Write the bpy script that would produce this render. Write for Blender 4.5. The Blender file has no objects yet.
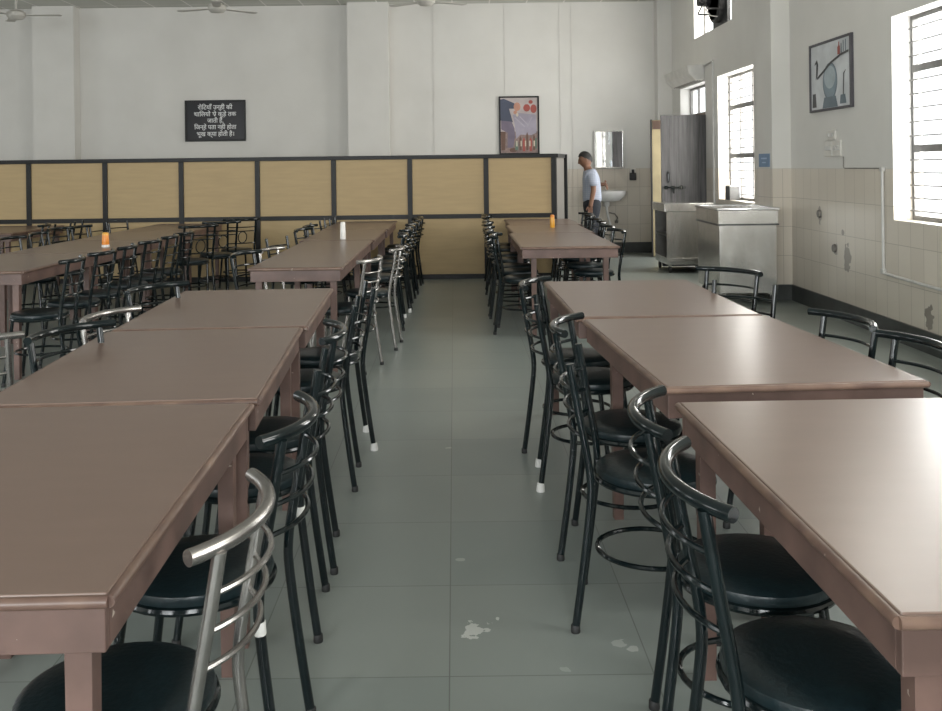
import bpy, bmesh, math, random
from mathutils import Vector, Matrix
random.seed(7)
S = bpy.context.scene
COL = S.collection
PI = math.pi

# ------------------------------------------------------------------ materials
def mat(name, col, rough=0.5, metal=0.0, noise=0.0, nscale=8.0, spec=0.5, col2=None, bump=0.0, stretch=None, flecks=False):
    m = bpy.data.materials.new(name); m.use_nodes = True
    nt = m.node_tree; b = nt.nodes['Principled BSDF']
    b.inputs['Base Color'].default_value = (*col, 1)
    b.inputs['Roughness'].default_value = rough
    b.inputs['Metallic'].default_value = metal
    b.inputs['Specular IOR Level'].default_value = spec
    if noise > 0 or col2:
        tc = nt.nodes.new('ShaderNodeTexCoord'); mp = nt.nodes.new('ShaderNodeMapping')
        nt.links.new(tc.outputs['Object'], mp.inputs['Vector'])
        if stretch: mp.inputs['Scale'].default_value = stretch
        mp.inputs['Location'].default_value = (3.37, 7.41, 5.13)
        n = nt.nodes.new('ShaderNodeTexNoise'); n.inputs['Scale'].default_value = nscale
        n.inputs['Detail'].default_value = 5
        nt.links.new(mp.outputs['Vector'], n.inputs['Vector'])
        r = nt.nodes.new('ShaderNodeValToRGB')
        c2 = col2 if col2 else tuple(min(1, c * (1 + noise)) for c in col)
        c1 = col if col2 else tuple(c * (1 - noise) for c in col)
        r.color_ramp.elements[0].position = 0.35; r.color_ramp.elements[1].position = 0.7
        r.color_ramp.elements[0].color = (*c1, 1); r.color_ramp.elements[1].color = (*c2, 1)
        nt.links.new(n.outputs['Fac'], r.inputs['Fac'])
        nt.links.new(r.outputs['Color'], b.inputs['Base Color'])
        if flecks:                                       # small chips showing pale undercoat
            n3 = nt.nodes.new('ShaderNodeTexNoise'); n3.inputs['Scale'].default_value = 38; n3.inputs['Detail'].default_value = 3
            nt.links.new(mp.outputs['Vector'], n3.inputs['Vector'])
            gt = nt.nodes.new('ShaderNodeMath'); gt.operation = 'GREATER_THAN'; gt.inputs[1].default_value = 0.735
            nt.links.new(n3.outputs['Fac'], gt.inputs[0])
            mx = nt.nodes.new('ShaderNodeMix'); mx.data_type = 'RGBA'; mx.inputs[7].default_value = (0.42, 0.36, 0.31, 1)
            nt.links.new(gt.outputs[0], mx.inputs[0]); nt.links.new(r.outputs['Color'], mx.inputs[6])
            nt.links.new(mx.outputs[2], b.inputs['Base Color'])
        if bump:
            bp = nt.nodes.new('ShaderNodeBump'); bp.inputs['Strength'].default_value = bump
            bp.inputs['Distance'].default_value = 0.01
            nt.links.new(n.outputs['Fac'], bp.inputs['Height'])
            nt.links.new(bp.outputs['Normal'], b.inputs['Normal'])
    return m

M = {}
M['top'] = mat('table_laminate', (0.180, 0.124, 0.100), 0.285, noise=0.035, nscale=9, stretch=(0.6, 1.6, 1), spec=0.42)
M['apron'] = mat('table_paint', (0.122, 0.073, 0.060), 0.45, noise=0.28, nscale=7, flecks=True)
M['lip'] = mat('table_lip_worn', (0.105, 0.062, 0.049), 0.36, col2=(0.20, 0.128, 0.092), nscale=9, flecks=True)
M['black'] = mat('black_tube', (0.0045, 0.0085, 0.0095), 0.11, noise=0.2, nscale=20, spec=0.36)
M['silver'] = mat('steel_tube', (0.33, 0.315, 0.30), 0.27, metal=0.92, noise=0.08, nscale=30)
M['vinyl'] = mat('black_vinyl', (0.007, 0.0145, 0.017), 0.30, noise=0.2, nscale=90, bump=0.10, spec=0.3)
M['rubber'] = mat('black_rubber', (0.012, 0.012, 0.012), 0.6, noise=0.1)
M['whiterub'] = mat('white_rubber', (0.75, 0.74, 0.72), 0.5, noise=0.05)
M['sticker'] = mat('white_sticker', (0.8, 0.79, 0.76), 0.5, noise=0.06, nscale=60)
M['panel'] = mat('tan_board', (0.42, 0.305, 0.155), 0.55, noise=0.045, nscale=8, stretch=(0.4, 1, 3.5))
M['pframe'] = mat('partition_frame', (0.007, 0.007, 0.007), 0.4, noise=0.25, nscale=6, spec=0.25)
M['pale'] = mat('pale_board', (0.13, 0.12, 0.105), 0.6, noise=0.05)
M['steel'] = mat('stainless', (0.66, 0.645, 0.615), 0.22, metal=0.9, noise=0.16, nscale=2.2, stretch=(1.6, 1.6, .8), bump=1.0)
M['steeldark'] = mat('steel_inside', (0.10, 0.10, 0.10), 0.5, metal=0.3, noise=0.2)
M['wframe'] = mat('window_steel', (0.16, 0.155, 0.15), 0.5, noise=0.2)
M['doorgrey'] = mat('grey_door_boards', (0.075, 0.072, 0.075), 0.42, noise=0.5, nscale=3, stretch=(14, 14, 0.6))
M['doordaylit'] = mat('daylit_door_yellow', (0.33, 0.27, 0.15), 0.5, noise=0.2, nscale=3)  # yellowish daylight on the far leaf, put into its colour
M['doorframe'] = mat('brown_door_frame', (0.10, 0.055, 0.035), 0.5, noise=0.2)
M['white'] = mat('white_plastic', (0.62, 0.60, 0.56), 0.45, noise=0.08)
M['ceramic'] = mat('ceramic', (0.60, 0.59, 0.57), 0.2, noise=0.05)
M['pvc'] = mat('pvc_pipe', (0.55, 0.54, 0.52), 0.4, noise=0.1)
M['darkpipe'] = mat('dark_pipe', (0.17, 0.155, 0.14), 0.5, noise=0.2)
M['chrome'] = mat('chrome', (0.7, 0.7, 0.7), 0.12, metal=1.0, noise=0.02)
M['mirror'] = mat('mirror_glass', (0.86, 0.87, 0.86), 0.03, metal=1.0, noise=0.01)
M['blackboard'] = mat('black_plaque', (0.005, 0.006, 0.009), 0.3, col2=(0.014, 0.009, 0.011), nscale=4, spec=0.2)
M['letter'] = mat('white_letter', (0.75, 0.75, 0.75), 0.5, noise=0.02)
M['orange'] = mat('orange_plastic', (0.75, 0.25, 0.03), 0.35, noise=0.1)
M['amber'] = mat('amber_plastic', (0.78, 0.38, 0.05), 0.3, noise=0.1)
M['capwhite'] = mat('cap_white', (0.8, 0.78, 0.74), 0.4, noise=0.04)
M['blue'] = mat('blue_sign', (0.15, 0.24, 0.38), 0.5, noise=0.1)
M['fan'] = mat('fan_white', (0.50, 0.48, 0.44), 0.45, noise=0.1)
M['machine'] = mat('dark_machine', (0.025, 0.025, 0.027), 0.5, noise=0.3)
M['skin'] = mat('skin', (0.23, 0.115, 0.07), 0.5, noise=0.1)
M['hair'] = mat('hair', (0.008, 0.007, 0.006), 0.5, noise=0.3, nscale=40)
M['trousers'] = mat('navy_trousers', (0.014, 0.017, 0.024), 0.8, noise=0.2, nscale=30)
M['shoe'] = mat('shoe', (0.01, 0.01, 0.01), 0.4, noise=0.2)

def shirt_mat():
    m = mat('checked_shirt', (0.42, 0.44, 0.52), 0.8)
    nt = m.node_tree; b = nt.nodes['Principled BSDF']
    tc = nt.nodes.new('ShaderNodeTexCoord')
    ck = nt.nodes.new('ShaderNodeTexBrick'); ck.offset = 0
    ck.inputs['Color1'].default_value = (0.43, 0.455, 0.53, 1); ck.inputs['Color2'].default_value = (0.41, 0.435, 0.51, 1)
    ck.inputs['Mortar'].default_value = (0.33, 0.37, 0.47, 1)
    ck.inputs['Scale'].default_value = 1; ck.inputs['Brick Width'].default_value = 0.03
    ck.inputs['Row Height'].default_value = 0.03; ck.inputs['Mortar Size'].default_value = 0.004
    mp = nt.nodes.new('ShaderNodeMapping'); mp.inputs['Rotation'].default_value = (PI/2, 0, 0)
    nt.links.new(tc.outputs['Object'], mp.inputs['Vector']); nt.links.new(mp.outputs['Vector'], ck.inputs['Vector'])
    nt.links.new(ck.outputs['Color'], b.inputs['Base Color'])
    return m
M['shirt'] = shirt_mat()

def glass_mat():
    m = bpy.data.materials.new('window_glass'); m.use_nodes = True
    nt = m.node_tree; nt.nodes.clear()
    out = nt.nodes.new('ShaderNodeOutputMaterial'); mx = nt.nodes.new('ShaderNodeMixShader')
    t = nt.nodes.new('ShaderNodeBsdfTransparent'); g = nt.nodes.new('ShaderNodeBsdfGlossy')
    t.inputs['Color'].default_value = (0.96, 0.97, 0.97, 1); g.inputs['Roughness'].default_value = 0.05
    mx.inputs['Fac'].default_value = 0.06
    nt.links.new(t.outputs[0], mx.inputs[1]); nt.links.new(g.outputs[0], mx.inputs[2]); nt.links.new(mx.outputs[0], out.inputs[0])
    return m
M['glass'] = glass_mat()

def N(nt, typ, **kw):
    n = nt.nodes.new(typ)
    for k, v in kw.items(): setattr(n, k, v)
    return n
def mth(nt, op, a, b=None, c=None):
    n = nt.nodes.new('ShaderNodeMath'); n.operation = op
    for i, x in enumerate((a, b, c)):
        if x is None: continue
        if isinstance(x, (int, float)): n.inputs[i].default_value = x
        else: nt.links.new(x, n.inputs[i])
    return n.outputs[0]
def mixc(nt, f, a, b):
    n = nt.nodes.new('ShaderNodeMix'); n.data_type = 'RGBA'
    for s, x in ((n.inputs[0], f), (n.inputs[6], a), (n.inputs[7], b)):
        if isinstance(x, tuple): s.default_value = (*x, 1)
        elif isinstance(x, (int, float)): s.default_value = x
        else: nt.links.new(x, s)
    return n.outputs[2]

TILE_TOP = 1.362
def wall_mat(name, axis, spots=()):
    """white distemper above, cream 20 x 30 cm tiles below; axis = horizontal world axis of the wall"""
    m = bpy.data.materials.new(name); m.use_nodes = True; nt = m.node_tree; b = nt.nodes['Principled BSDF']
    geo = N(nt, 'ShaderNodeNewGeometry'); sep = N(nt, 'ShaderNodeSeparateXYZ')
    nt.links.new(geo.outputs['Position'], sep.inputs[0])
    u = sep.outputs[axis]; z = sep.outputs[2]
    cmb = N(nt, 'ShaderNodeCombineXYZ')
    nt.links.new(mth(nt, 'ADD', u, 20.0), cmb.inputs[0]); nt.links.new(mth(nt, 'ADD', z, -TILE_TOP + 6.0), cmb.inputs[1])
    bk = N(nt, 'ShaderNodeTexBrick', offset=0.0)
    bk.inputs['Scale'].default_value = 1; bk.inputs['Brick Width'].default_value = 0.2; bk.inputs['Row Height'].default_value = 0.3
    bk.inputs['Mortar Size'].default_value = 0.0022; bk.inputs['Mortar Smooth'].default_value = 0.3
    bk.inputs['Color1'].default_value = (0.66, 0.60, 0.515, 1); bk.inputs['Color2'].default_value = (0.60, 0.54, 0.46, 1)
    bk.inputs['Mortar'].default_value = (0.27, 0.235, 0.19, 1)
    nt.links.new(cmb.outputs[0], bk.inputs['Vector'])
    nz = N(nt, 'ShaderNodeTexNoise'); nz.inputs['Scale'].default_value = 1.3; nz.inputs['Detail'].default_value = 6
    nt.links.new(geo.outputs['Position'], nz.inputs['Vector'])
    tile = mixc(nt, mth(nt, 'MULTIPLY', nz.outputs['Fac'], 0.45), bk.outputs['Color'], (0.52, 0.485, 0.44))
    rp = N(nt, 'ShaderNodeValToRGB')
    rp.color_ramp.elements[0].position = 0.3; rp.color_ramp.elements[1].position = 0.7
    rp.color_ramp.elements[0].color = (0.60, 0.585, 0.555, 1); rp.color_ramp.elements[1].color = (0.66, 0.645, 0.615, 1)
    nt.links.new(nz.outputs['Fac'], rp.inputs['Fac'])
    above = mth(nt, 'GREATER_THAN', z, TILE_TOP)
    col = mixc(nt, above, tile, rp.outputs['Color'])
    n2 = N(nt, 'ShaderNodeTexNoise'); n2.inputs['Scale'].default_value = 14; n2.inputs['Detail'].default_value = 4
    nt.links.new(geo.outputs['Position'], n2.inputs['Vector'])
    for (su, sz, ru, rz) in spots:
        du = mth(nt, 'DIVIDE', mth(nt, 'SUBTRACT', u, su), ru); dz = mth(nt, 'DIVIDE', mth(nt, 'SUBTRACT', z, sz), rz)
        d = mth(nt, 'SQRT', mth(nt, 'ADD', mth(nt, 'MULTIPLY', du, du), mth(nt, 'MULTIPLY', dz, dz)))
        d = mth(nt, 'ADD', d, mth(nt, 'MULTIPLY', mth(nt, 'SUBTRACT', n2.outputs['Fac'], 0.5), 1.6))
        f = mth(nt, 'MULTIPLY', mth(nt, 'LESS_THAN', d, 0.8), 0.75)
        col = mixc(nt, f, col, (0.17, 0.15, 0.13))
    nt.links.new(col, b.inputs['Base Color'])
    nt.links.new(mth(nt, 'ADD', mth(nt, 'MULTIPLY', above, 0.45), 0.30), b.inputs['Roughness'])
    return m
M['wall_x'] = wall_mat('wall_paint_tile_x', 0)
M['wall_y'] = wall_mat('wall_paint_tile_y', 1, [(8.98, 0.92, 0.06, 0.10), (8.62, 0.62, 0.06, 0.07), (8.36, 0.56, 0.10, 0.14), (6.93, 0.27, 0.08, 0.10), (8.45, 0.79, 0.04, 0.03)])

def floor_mat():
    m = bpy.data.materials.new('kota_stone'); m.use_nodes = True; nt = m.node_tree; b = nt.nodes['Principled BSDF']
    geo = N(nt, 'ShaderNodeNewGeometry'); mp = N(nt, 'ShaderNodeMapping')
    mp.inputs['Location'].default_value = (0.03 + 0.57 * 40, -3.19 + 0.57 * 40, 0)
    nt.links.new(geo.outputs['Position'], mp.inputs['Vector'])
    bk = N(nt, 'ShaderNodeTexBrick', offset=0.0)
    bk.inputs['Scale'].default_value = 1; bk.inputs['Brick Width'].default_value = 0.57; bk.inputs['Row Height'].default_value = 0.57
    bk.inputs['Mortar Size'].default_value = 0.0022; bk.inputs['Mortar Smooth'].default_value = 0.4
    bk.inputs['Color1'].default_value = (0.200, 0.232, 0.218, 1); bk.inputs['Color2'].default_value = (0.240, 0.265, 0.245, 1)
    bk.inputs['Mortar'].default_value = (0.090, 0.098, 0.090, 1)
    nt.links.new(mp.outputs[0], bk.inputs['Vector'])
    nz = N(nt, 'ShaderNodeTexNoise'); nz.inputs['Scale'].default_value = 1.6; nz.inputs['Detail'].default_value = 7
    nt.links.new(geo.outputs['Position'], nz.inputs['Vector'])
    col = mixc(nt, mth(nt, 'MULTIPLY', nz.outputs['Fac'], 0.55), bk.outputs['Color'], (0.205, 0.222, 0.206))
    n2 = N(nt, 'ShaderNodeTexNoise'); n2.inputs['Scale'].default_value = 22; n2.inputs['Detail'].default_value = 4
    nt.links.new(geo.outputs['Position'], n2.inputs['Vector'])
    sep = N(nt, 'ShaderNodeSeparateXYZ'); nt.links.new(geo.outputs['Position'], sep.inputs[0])
    for (su, sv, ru, rv, st) in [(0.055, 2.88, 0.045, 0.07, .8), (0.475, 2.79, 0.03, 0.035, .35), (0.51, 2.76, 0.025, 0.02, .5), (0.0, 3.40, 0.035, 0.02, .4),
                                 (0.12, 2.95, 0.006, 0.012, .9), (-0.035, 4.75, 0.025, 0.02, .5), (0.30, 2.65, 0.02, 0.02, .25), (-0.6, 6.1, 0.05, 0.02, .5)]:
        du = mth(nt, 'DIVIDE', mth(nt, 'SUBTRACT', sep.outputs[0], su), ru); dv = mth(nt, 'DIVIDE', mth(nt, 'SUBTRACT', sep.outputs[1], sv), rv)
        d = mth(nt, 'SQRT', mth(nt, 'ADD', mth(nt, 'MULTIPLY', du, du), mth(nt, 'MULTIPLY', dv, dv)))
        d = mth(nt, 'ADD', d, mth(nt, 'MULTIPLY', mth(nt, 'SUBTRACT', n2.outputs['Fac'], 0.45), 3.5))
        col = mixc(nt, mth(nt, 'MULTIPLY', mth(nt, 'LESS_THAN', d, 0.85), st), col, (0.55, 0.56, 0.53))
    nt.links.new(col, b.inputs['Base Color'])
    rr = mth(nt, 'ADD', mth(nt, 'MULTIPLY', nz.outputs['Fac'], 0.10), 0.28)
    nt.links.new(rr, b.inputs['Roughness'])
    b.inputs['Specular IOR Level'].default_value = 0.4
    return m
M['floor'] = floor_mat()

def ceil_mat():
    m = bpy.data.materials.new('ceiling_tiles'); m.use_nodes = True; nt = m.node_tree; b = nt.nodes['Principled BSDF']
    geo = N(nt, 'ShaderNodeNewGeometry'); mp = N(nt, 'ShaderNodeMapping'); mp.inputs['Location'].default_value = (30, 30, 0)
    nt.links.new(geo.outputs['Position'], mp.inputs['Vector'])
    bk = N(nt, 'ShaderNodeTexBrick', offset=0.0); bk.inputs['Scale'].default_value = 1
    bk.inputs['Brick Width'].default_value = 0.6; bk.inputs['Row Height'].default_value = 0.6; bk.inputs['Mortar Size'].default_value = 0.012
    bk.inputs['Color1'].default_value = (0.50, 0.50, 0.465, 1); bk.inputs['Color2'].default_value = (0.55, 0.55, 0.51, 1)
    bk.inputs['Mortar'].default_value = (0.75, 0.73, 0.70, 1)
    nt.links.new(mp.outputs[0], bk.inputs['Vector']); nt.links.new(bk.outputs['Color'], b.inputs['Base Color'])
    b.inputs['Roughness'].default_value = 0.8
    return m
M['ceil'] = ceil_mat()
M['base'] = mat('dark_skirting', (0.040, 0.044, 0.042), 0.45, noise=0.35, nscale=5)

# ------------------------------------------------------------------ mesh helpers
def box(bm, x0, x1, y0, y1, z0, z1, bev=0.0):
    if x0 > x1: x0, x1 = x1, x0
    if y0 > y1: y0, y1 = y1, y0
    r = bmesh.ops.create_cube(bm, size=1)
    vs = r['verts']
    for v in vs:
        v.co = Vector((x0 + (v.co.x + .5) * (x1 - x0), y0 + (v.co.y + .5) * (y1 - y0), z0 + (v.co.z + .5) * (z1 - z0)))
    if bev > 0:
        es = list({e for v in vs for e in v.link_edges})
        r2 = bmesh.ops.bevel(bm, geom=es, offset=bev, segments=2, affect='EDGES', profile=0.5)
    return vs

def tube(bm, pts, r, seg=10, closed=False, cap=True):
    pts = [Vector(p) for p in pts]; n = len(pts)
    rs = r if isinstance(r, (list, tuple)) else [r] * n
    tang = []
    for i in range(n):
        if closed: t = pts[(i + 1) % n] - pts[i - 1]
        else: t = pts[min(i + 1, n - 1)] - pts[max(i - 1, 0)]
        tang.append(t.normalized())
    ref = Vector((0, 0, 1)) if abs(tang[0].z) < 0.9 else Vector((1, 0, 0))
    nrm = (ref - tang[0] * ref.dot(tang[0])).normalized()
    rings = []
    for i in range(n):
        nrm = (nrm - tang[i] * nrm.dot(tang[i])).normalized()
        bi = tang[i].cross(nrm)
        rings.append([bm.verts.new(pts[i] + (nrm * math.cos(2 * PI * k / seg) + bi * math.sin(2 * PI * k / seg)) * rs[i]) for k in range(seg)])
    for i in range(n if closed else n - 1):
        a, b = rings[i], rings[(i + 1) % n]
        for k in range(seg):
            bm.faces.new((a[k], a[(k + 1) % seg], b[(k + 1) % seg], b[k]))
    if cap and not closed:
        bm.faces.new(rings[0][::-1]); bm.faces.new(rings[-1])

def lathe(bm, prof, seg=32, cx=0, cy=0, axis='z', c=(0, 0, 0)):
    rings = []
    for (r, h) in prof:
        ring = []
        for k in range(seg):
            a = 2 * PI * k / seg
            if axis == 'z': p = Vector((c[0] + cx + r * math.cos(a), c[1] + cy + r * math.sin(a), c[2] + h))
            else: p = Vector((c[0] + h, c[1] + r * math.cos(a), c[2] + r * math.sin(a)))
            ring.append(bm.verts.new(p))
        rings.append(ring)
    for a, b in zip(rings, rings[1:]):
        for k in range(seg): bm.faces.new((a[k], a[(k + 1) % seg], b[(k + 1) % seg], b[k]))
    bm.faces.new(rings[0][::-1]); bm.faces.new(rings[-1])

def prism(bm, poly, axis, a0, a1):
    """extrude a 2-D polygon along an axis: 'x' -> (y,z), 'y' -> (x,z), 'z' -> (x,y)"""
    def P(p, a):
        return {'x': (a, p[0], p[1]), 'y': (p[0], a, p[1]), 'z': (p[0], p[1], a)}[axis]
    A = [bm.verts.new(P(p, a0)) for p in poly]; B = [bm.verts.new(P(p, a1)) for p in poly]
    n = len(poly)
    for i in range(n): bm.faces.new((A[i], A[(i + 1) % n], B[(i + 1) % n], B[i]))
    bm.faces.new(A[::-1]); bm.faces.new(B)

def mesh(name, bm, smooth=None):
    bmesh.ops.recalc_face_normals(bm, faces=bm.faces[:])
    me = bpy.data.meshes.new(name)
    if smooth:
        for f in bm.faces: f.smooth = True
        for e in bm.edges:
            if len(e.link_faces) == 2 and e.calc_face_angle() > smooth: e.smooth = False
    bm.to_mesh(me); bm.free()
    return me

def link(name, me, m, parent=None, loc=None, rz=0):
    o = bpy.data.objects.new(name, me)
    if m is not None:
        if len(me.materials) == 0: me.materials.append(m)
        elif me.materials[0] is not m:
            o.material_slots[0].link = 'OBJECT'; o.material_slots[0].material = m
    COL.objects.link(o)
    if parent is not None: o.parent = parent
    if loc: o.location = loc
    if rz: o.rotation_euler = (0, 0, rz)
    return o
def obj(name, bm, m, parent=None, loc=None, rz=0, smooth=None):
    return link(name, mesh(name, bm, smooth), m, parent, loc, rz)
def B(): return bmesh.new()
def tag(o, label, cat, group=None):
    o['label'] = label; o['category'] = cat
    if group: o['group'] = group
    return o
def thing(name, label, cat, loc=(0, 0, 0), rz=0, group=None):
    o = bpy.data.objects.new(name, None); COL.objects.link(o); o.empty_display_size = 0.1
    o.location = loc; o.rotation_euler = (0, 0, rz)
    return tag(o, label, cat, group)
def struct(o): o['kind'] = 'structure'; return o
SM = math.radians(40)

# ------------------------------------------------------------------ room shell
XR, XL, YB, YF, ZC = 3.49, -10.0, 15.2, -4.0, 4.06
TH = 0.24

def wall_cells(bm, axis, u0, u1, z0, z1, openings, w0, w1):
    us = sorted({u0, u1, *[o[0] for o in openings], *[o[1] for o in openings]})
    zs = sorted({z0, z1, *[o[2] for o in openings], *[o[3] for o in openings]})
    for a, b in zip(us, us[1:]):
        for c, d in zip(zs, zs[1:]):
            um, zm = (a + b) / 2, (c + d) / 2
            if any(o[0] < um < o[1] and o[2] < zm < o[3] for o in openings): continue
            if axis == 'y': box(bm, w0, w1, a, b, c, d)
            else: box(bm, a, b, w0, w1, c, d)
    bmesh.ops.remove_doubles(bm, verts=bm.verts[:], dist=1e-5)
    # drop the doubled inner faces
    seen = {}
    for f in bm.faces[:]:
        k = tuple(sorted(v.index for v in f.verts)) if False else tuple(sorted((round(v.co.x, 4), round(v.co.y, 4), round(v.co.z, 4)) for v in f.verts))
        seen.setdefault(k, []).append(f)
    kill = [f for fs in seen.values() if len(fs) > 1 for f in fs]
    if kill: bmesh.ops.delete(bm, geom=kill, context='FACES')

def two_mat(name, bm):
    bmesh.ops.recalc_face_normals(bm, faces=bm.faces[:])
    me = bpy.data.meshes.new(name)
    me.materials.append(M['wall_x']); me.materials.append(M['wall_y'])
    for f in bm.faces: f.material_index = 1 if abs(f.normal.x) > 0.7 else 0
    bm.to_mesh(me); bm.free()
    o = bpy.data.objects.new(name, me); COL.objects.link(o)
    return struct(o)

ZW0, ZW1 = 0.955, 2.57          # the tall windows
WINS = [(0.98, 2.50), (5.95, 7.47), (10.92, 12.40)]
DOOR = (13.02, 14.44)
HIGH = [(1.8, 3.6), (6.8, 8.6), (11.74, 13.56)]
opn = [(a, b, ZW0, ZW1) for a, b in WINS] + [(DOOR[0], DOOR[1], 0.0, ZW1)] + [(a, b, 3.22, 3.98) for a, b in HIGH]
bm = B(); wall_cells(bm, 'y', YF - TH, YB + TH, 0, ZC, opn, XR, XR + TH); two_mat('wall_right', bm)
bm = B(); box(bm, XL - TH, XR, YB, YB + TH, 0, ZC); two_mat('wall_back', bm)
LFILLWIN = [(-1.0, .9), (3.0, 4.9), (7.0, 8.9), (11.0, 12.9)]  # unseen left openings, added to bring fill light onto the right wall
bm = B(); wall_cells(bm, 'y', YF, YB, 0, ZC, [(a, b, ZW0, ZW1) for a, b in LFILLWIN], XL - TH, XL); two_mat('wall_left', bm)
FWIN = [(-8.6, -6.6, 0.955, 2.9), (-4.6, -2.6, 0.955, 2.9), (-0.9, 1.1, 0.955, 2.9)]
bm = B(); wall_cells(bm, 'x', XL - TH, XR, 0, ZC, FWIN, YF - TH, YF); two_mat('wall_front', bm)
bm = B(); box(bm, XL - TH, XR + TH, YF - TH, YB + TH, -0.1, 0.0); struct(obj('floor', bm, M['floor']))
bm = B(); box(bm, XL - TH, XR + TH, YF - TH, YB + TH, ZC, ZC + 0.1); struct(obj('ceiling', bm, M['ceil']))
# pillars standing proud of the walls
bm = B(); box(bm, -6.69, -6.03, 14.96, YB, 0, ZC); two_mat('pillar_back_left', bm)
bm = B(); box(bm, -1.675, -1.02, 14.96, YB, 0, ZC); two_mat('pillar_back_middle', bm)
bm = B(); box(bm, 3.26, XR, 14.96, YB, 0, ZC); two_mat('pillar_back_corner', bm)
bm = B(); box(bm, 3.295, XR, 9.73, 10.22, 0, ZC); two_mat('pillar_right', bm)
# skirting
bm = B(); box(bm, XL, 3.26, YB - 0.015, YB, 0, 0.17); struct(obj('baseboard_back', bm, M['base']))
bm = B()
box(bm, XR - 0.015, XR, YF, 9.73, 0, 0.16); box(bm, XR - 0.015, XR, 10.22, DOOR[0], 0, 0.16); box(bm, XR - 0.015, XR, DOOR[1], 14.96, 0, 0.16)
box(bm, 3.28, XR, 9.715, 9.73, 0, 0.16); box(bm, 3.28, 3.295, 9.73, 10.22, 0, 0.16)
struct(obj('baseboard_right', bm, M['base']))
# thin vertical cable battens on the back wall
for i, (x, z0, w) in enumerate([(-0.31, 1.2, .010), (0.845, 2.56, .016), (1.73, 1.2, .008), (1.925, 0.2, .014)]):
    bm = B(); box(bm, x - w / 2, x + w / 2, YB - 0.008, YB, z0, ZC); struct(obj('trim_%d' % (i + 1), bm, M['wall_x']))

# ------------------------------------------------------------------ windows
def window(name, y0, y1, z0, z1, transoms, mullions, bars, x=XR + 0.15):
    """steel window set 15 cm deep in its opening"""
    w = 0.035; bm = B()
    box(bm, x, x + .04, y0, y0 + w, z0, z1); box(bm, x, x + .04, y1 - w, y1, z0, z1)
    box(bm, x, x + .04, y0 + w, y1 - w, z0, z0 + w); box(bm, x, x + .04, y0 + w, y1 - w, z1 - w, z1)
    for t in transoms: box(bm, x - .005, x + .04, y0 + w, y1 - w, t - .028, t + .028)
    zc = [z0 + w] + [t for t in transoms] + [z1 - w]
    for mu in mullions: box(bm, x, x + .035, mu - .013, mu + .013, z0 + w, z1 - w)
    root = struct(obj(name, bm, M['wframe']))
    bm = B(); box(bm, x + .028, x + .032, y0 + w, y1 - w, z0 + w, z1 - w)
    obj('pane', bm, M['glass'], root)
    for zb in bars:
        bm = B(); tube(bm, [(x - .015, y0 + .005, zb), (x - .015, y1 - .005, zb)], 0.0055, 8)
        obj('security_bar', bm, M['wframe'], root, smooth=SM)
    return root
ub = [2.25, 2.36, 2.47]; lb = [1.03, 1.13, 1.23, 1.33, 1.43, 1.62, 1.73, 1.84, 1.95, 2.06]
for i, (a, b) in enumerate(WINS):
    window('window_%d' % (i + 1), a, b, ZW0, ZW1, [1.52, 2.15], [a + .51, a + 1.01], lb + ub)
window('window_4', DOOR[0], DOOR[1], 2.14, ZW1, [], [DOOR[0] + .5, DOOR[0] + .97], [])
for i, (a, b) in enumerate(HIGH):
    window('window_%d' % (i + 5), a, b, 3.22, 3.98, [], [a + .9], [])
for i, (a, b) in enumerate(LFILLWIN):
    window('window_%d' % (i + 11), a, b, ZW0, ZW1, [2.15], [(a + b) / 2], [], x=XL - .19)  # frames for the added fill openings, out of view
for i, (a, b, c, d) in enumerate(FWIN):
    bm = B()
    for (p, q) in ((a, a + .05), (b - .05, b), ((a + b) / 2 - .025, (a + b) / 2 + .025)): box(bm, p, q, YF - .16, YF - .11, c, d)
    for (p, q) in ((c, c + .05), (d - .05, d)): box(bm, a + .05, b - .05, YF - .16, YF - .11, p, q)
    r = struct(obj('window_%d' % (i + 8), bm, M['wframe']))
    bm = B(); box(bm, a + .05, b - .05, YF - .137, YF - .133, c + .05, d - .05); obj('pane', bm, M['glass'], r)

# ------------------------------------------------------------------ double door in the right wall, both leaves open into the room
bm = B()
for y in (DOOR[0], DOOR[1] - .05): box(bm, XR + .02, XR + .12, y, y + .05, 0, 2.14)
box(bm, XR + .02, XR + .12, DOOR[0] + .05, DOOR[1] - .05, 2.09, 2.14)
dr = struct(obj('door_1', bm, M['doorframe']))
bm = B(); box(bm, 2.865, XR - .004, 12.985, 13.02, 0.012, 2.10, .004)
for k in range(1, 5):                                   # board joints
    x = 2.865 + k * .125; box(bm, x - .006, x + .006, 12.98, 12.986, 0.05, 2.08)
leaf = obj('door_leaf', bm, M['doorgrey'], dr); leaf['label'] = 'grey boarded door leaf'
bm = B(); tube(bm, [(2.89, 12.955, 1.10), (3.19, 12.955, 1.10)], .011, 10)
for x in (2.92, 3.02, 3.13): box(bm, x - .018, x + .018, 12.945, 12.986, 1.075, 1.125)
tube(bm, [(3.02, 12.955, 1.10), (3.02, 12.93, 1.02)], .010, 8)
obj('slide_bolt', bm, M['black'], leaf, smooth=SM)
bm = B(); tube(bm, [(2.955, 12.985, 1.17), (2.955, 12.945, 1.19), (2.955, 12.945, 1.29), (2.955, 12.985, 1.31)], .010, 8)
obj('pull_handle', bm, M['black'], leaf, smooth=SM)
bm = B(); box(bm, 3.04, XR - .004, 14.41, 14.44, 0.012, 2.10, .004)
l2 = obj('door_leaf', bm, M['doordaylit'], dr); l2['label'] = 'yellowish daylit door leaf'
bm = B(); box(bm, 3.022, 3.04, 14.40, 14.445, 0.012, 2.11); obj('edge_strip', bm, M['machine'], l2)
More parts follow.
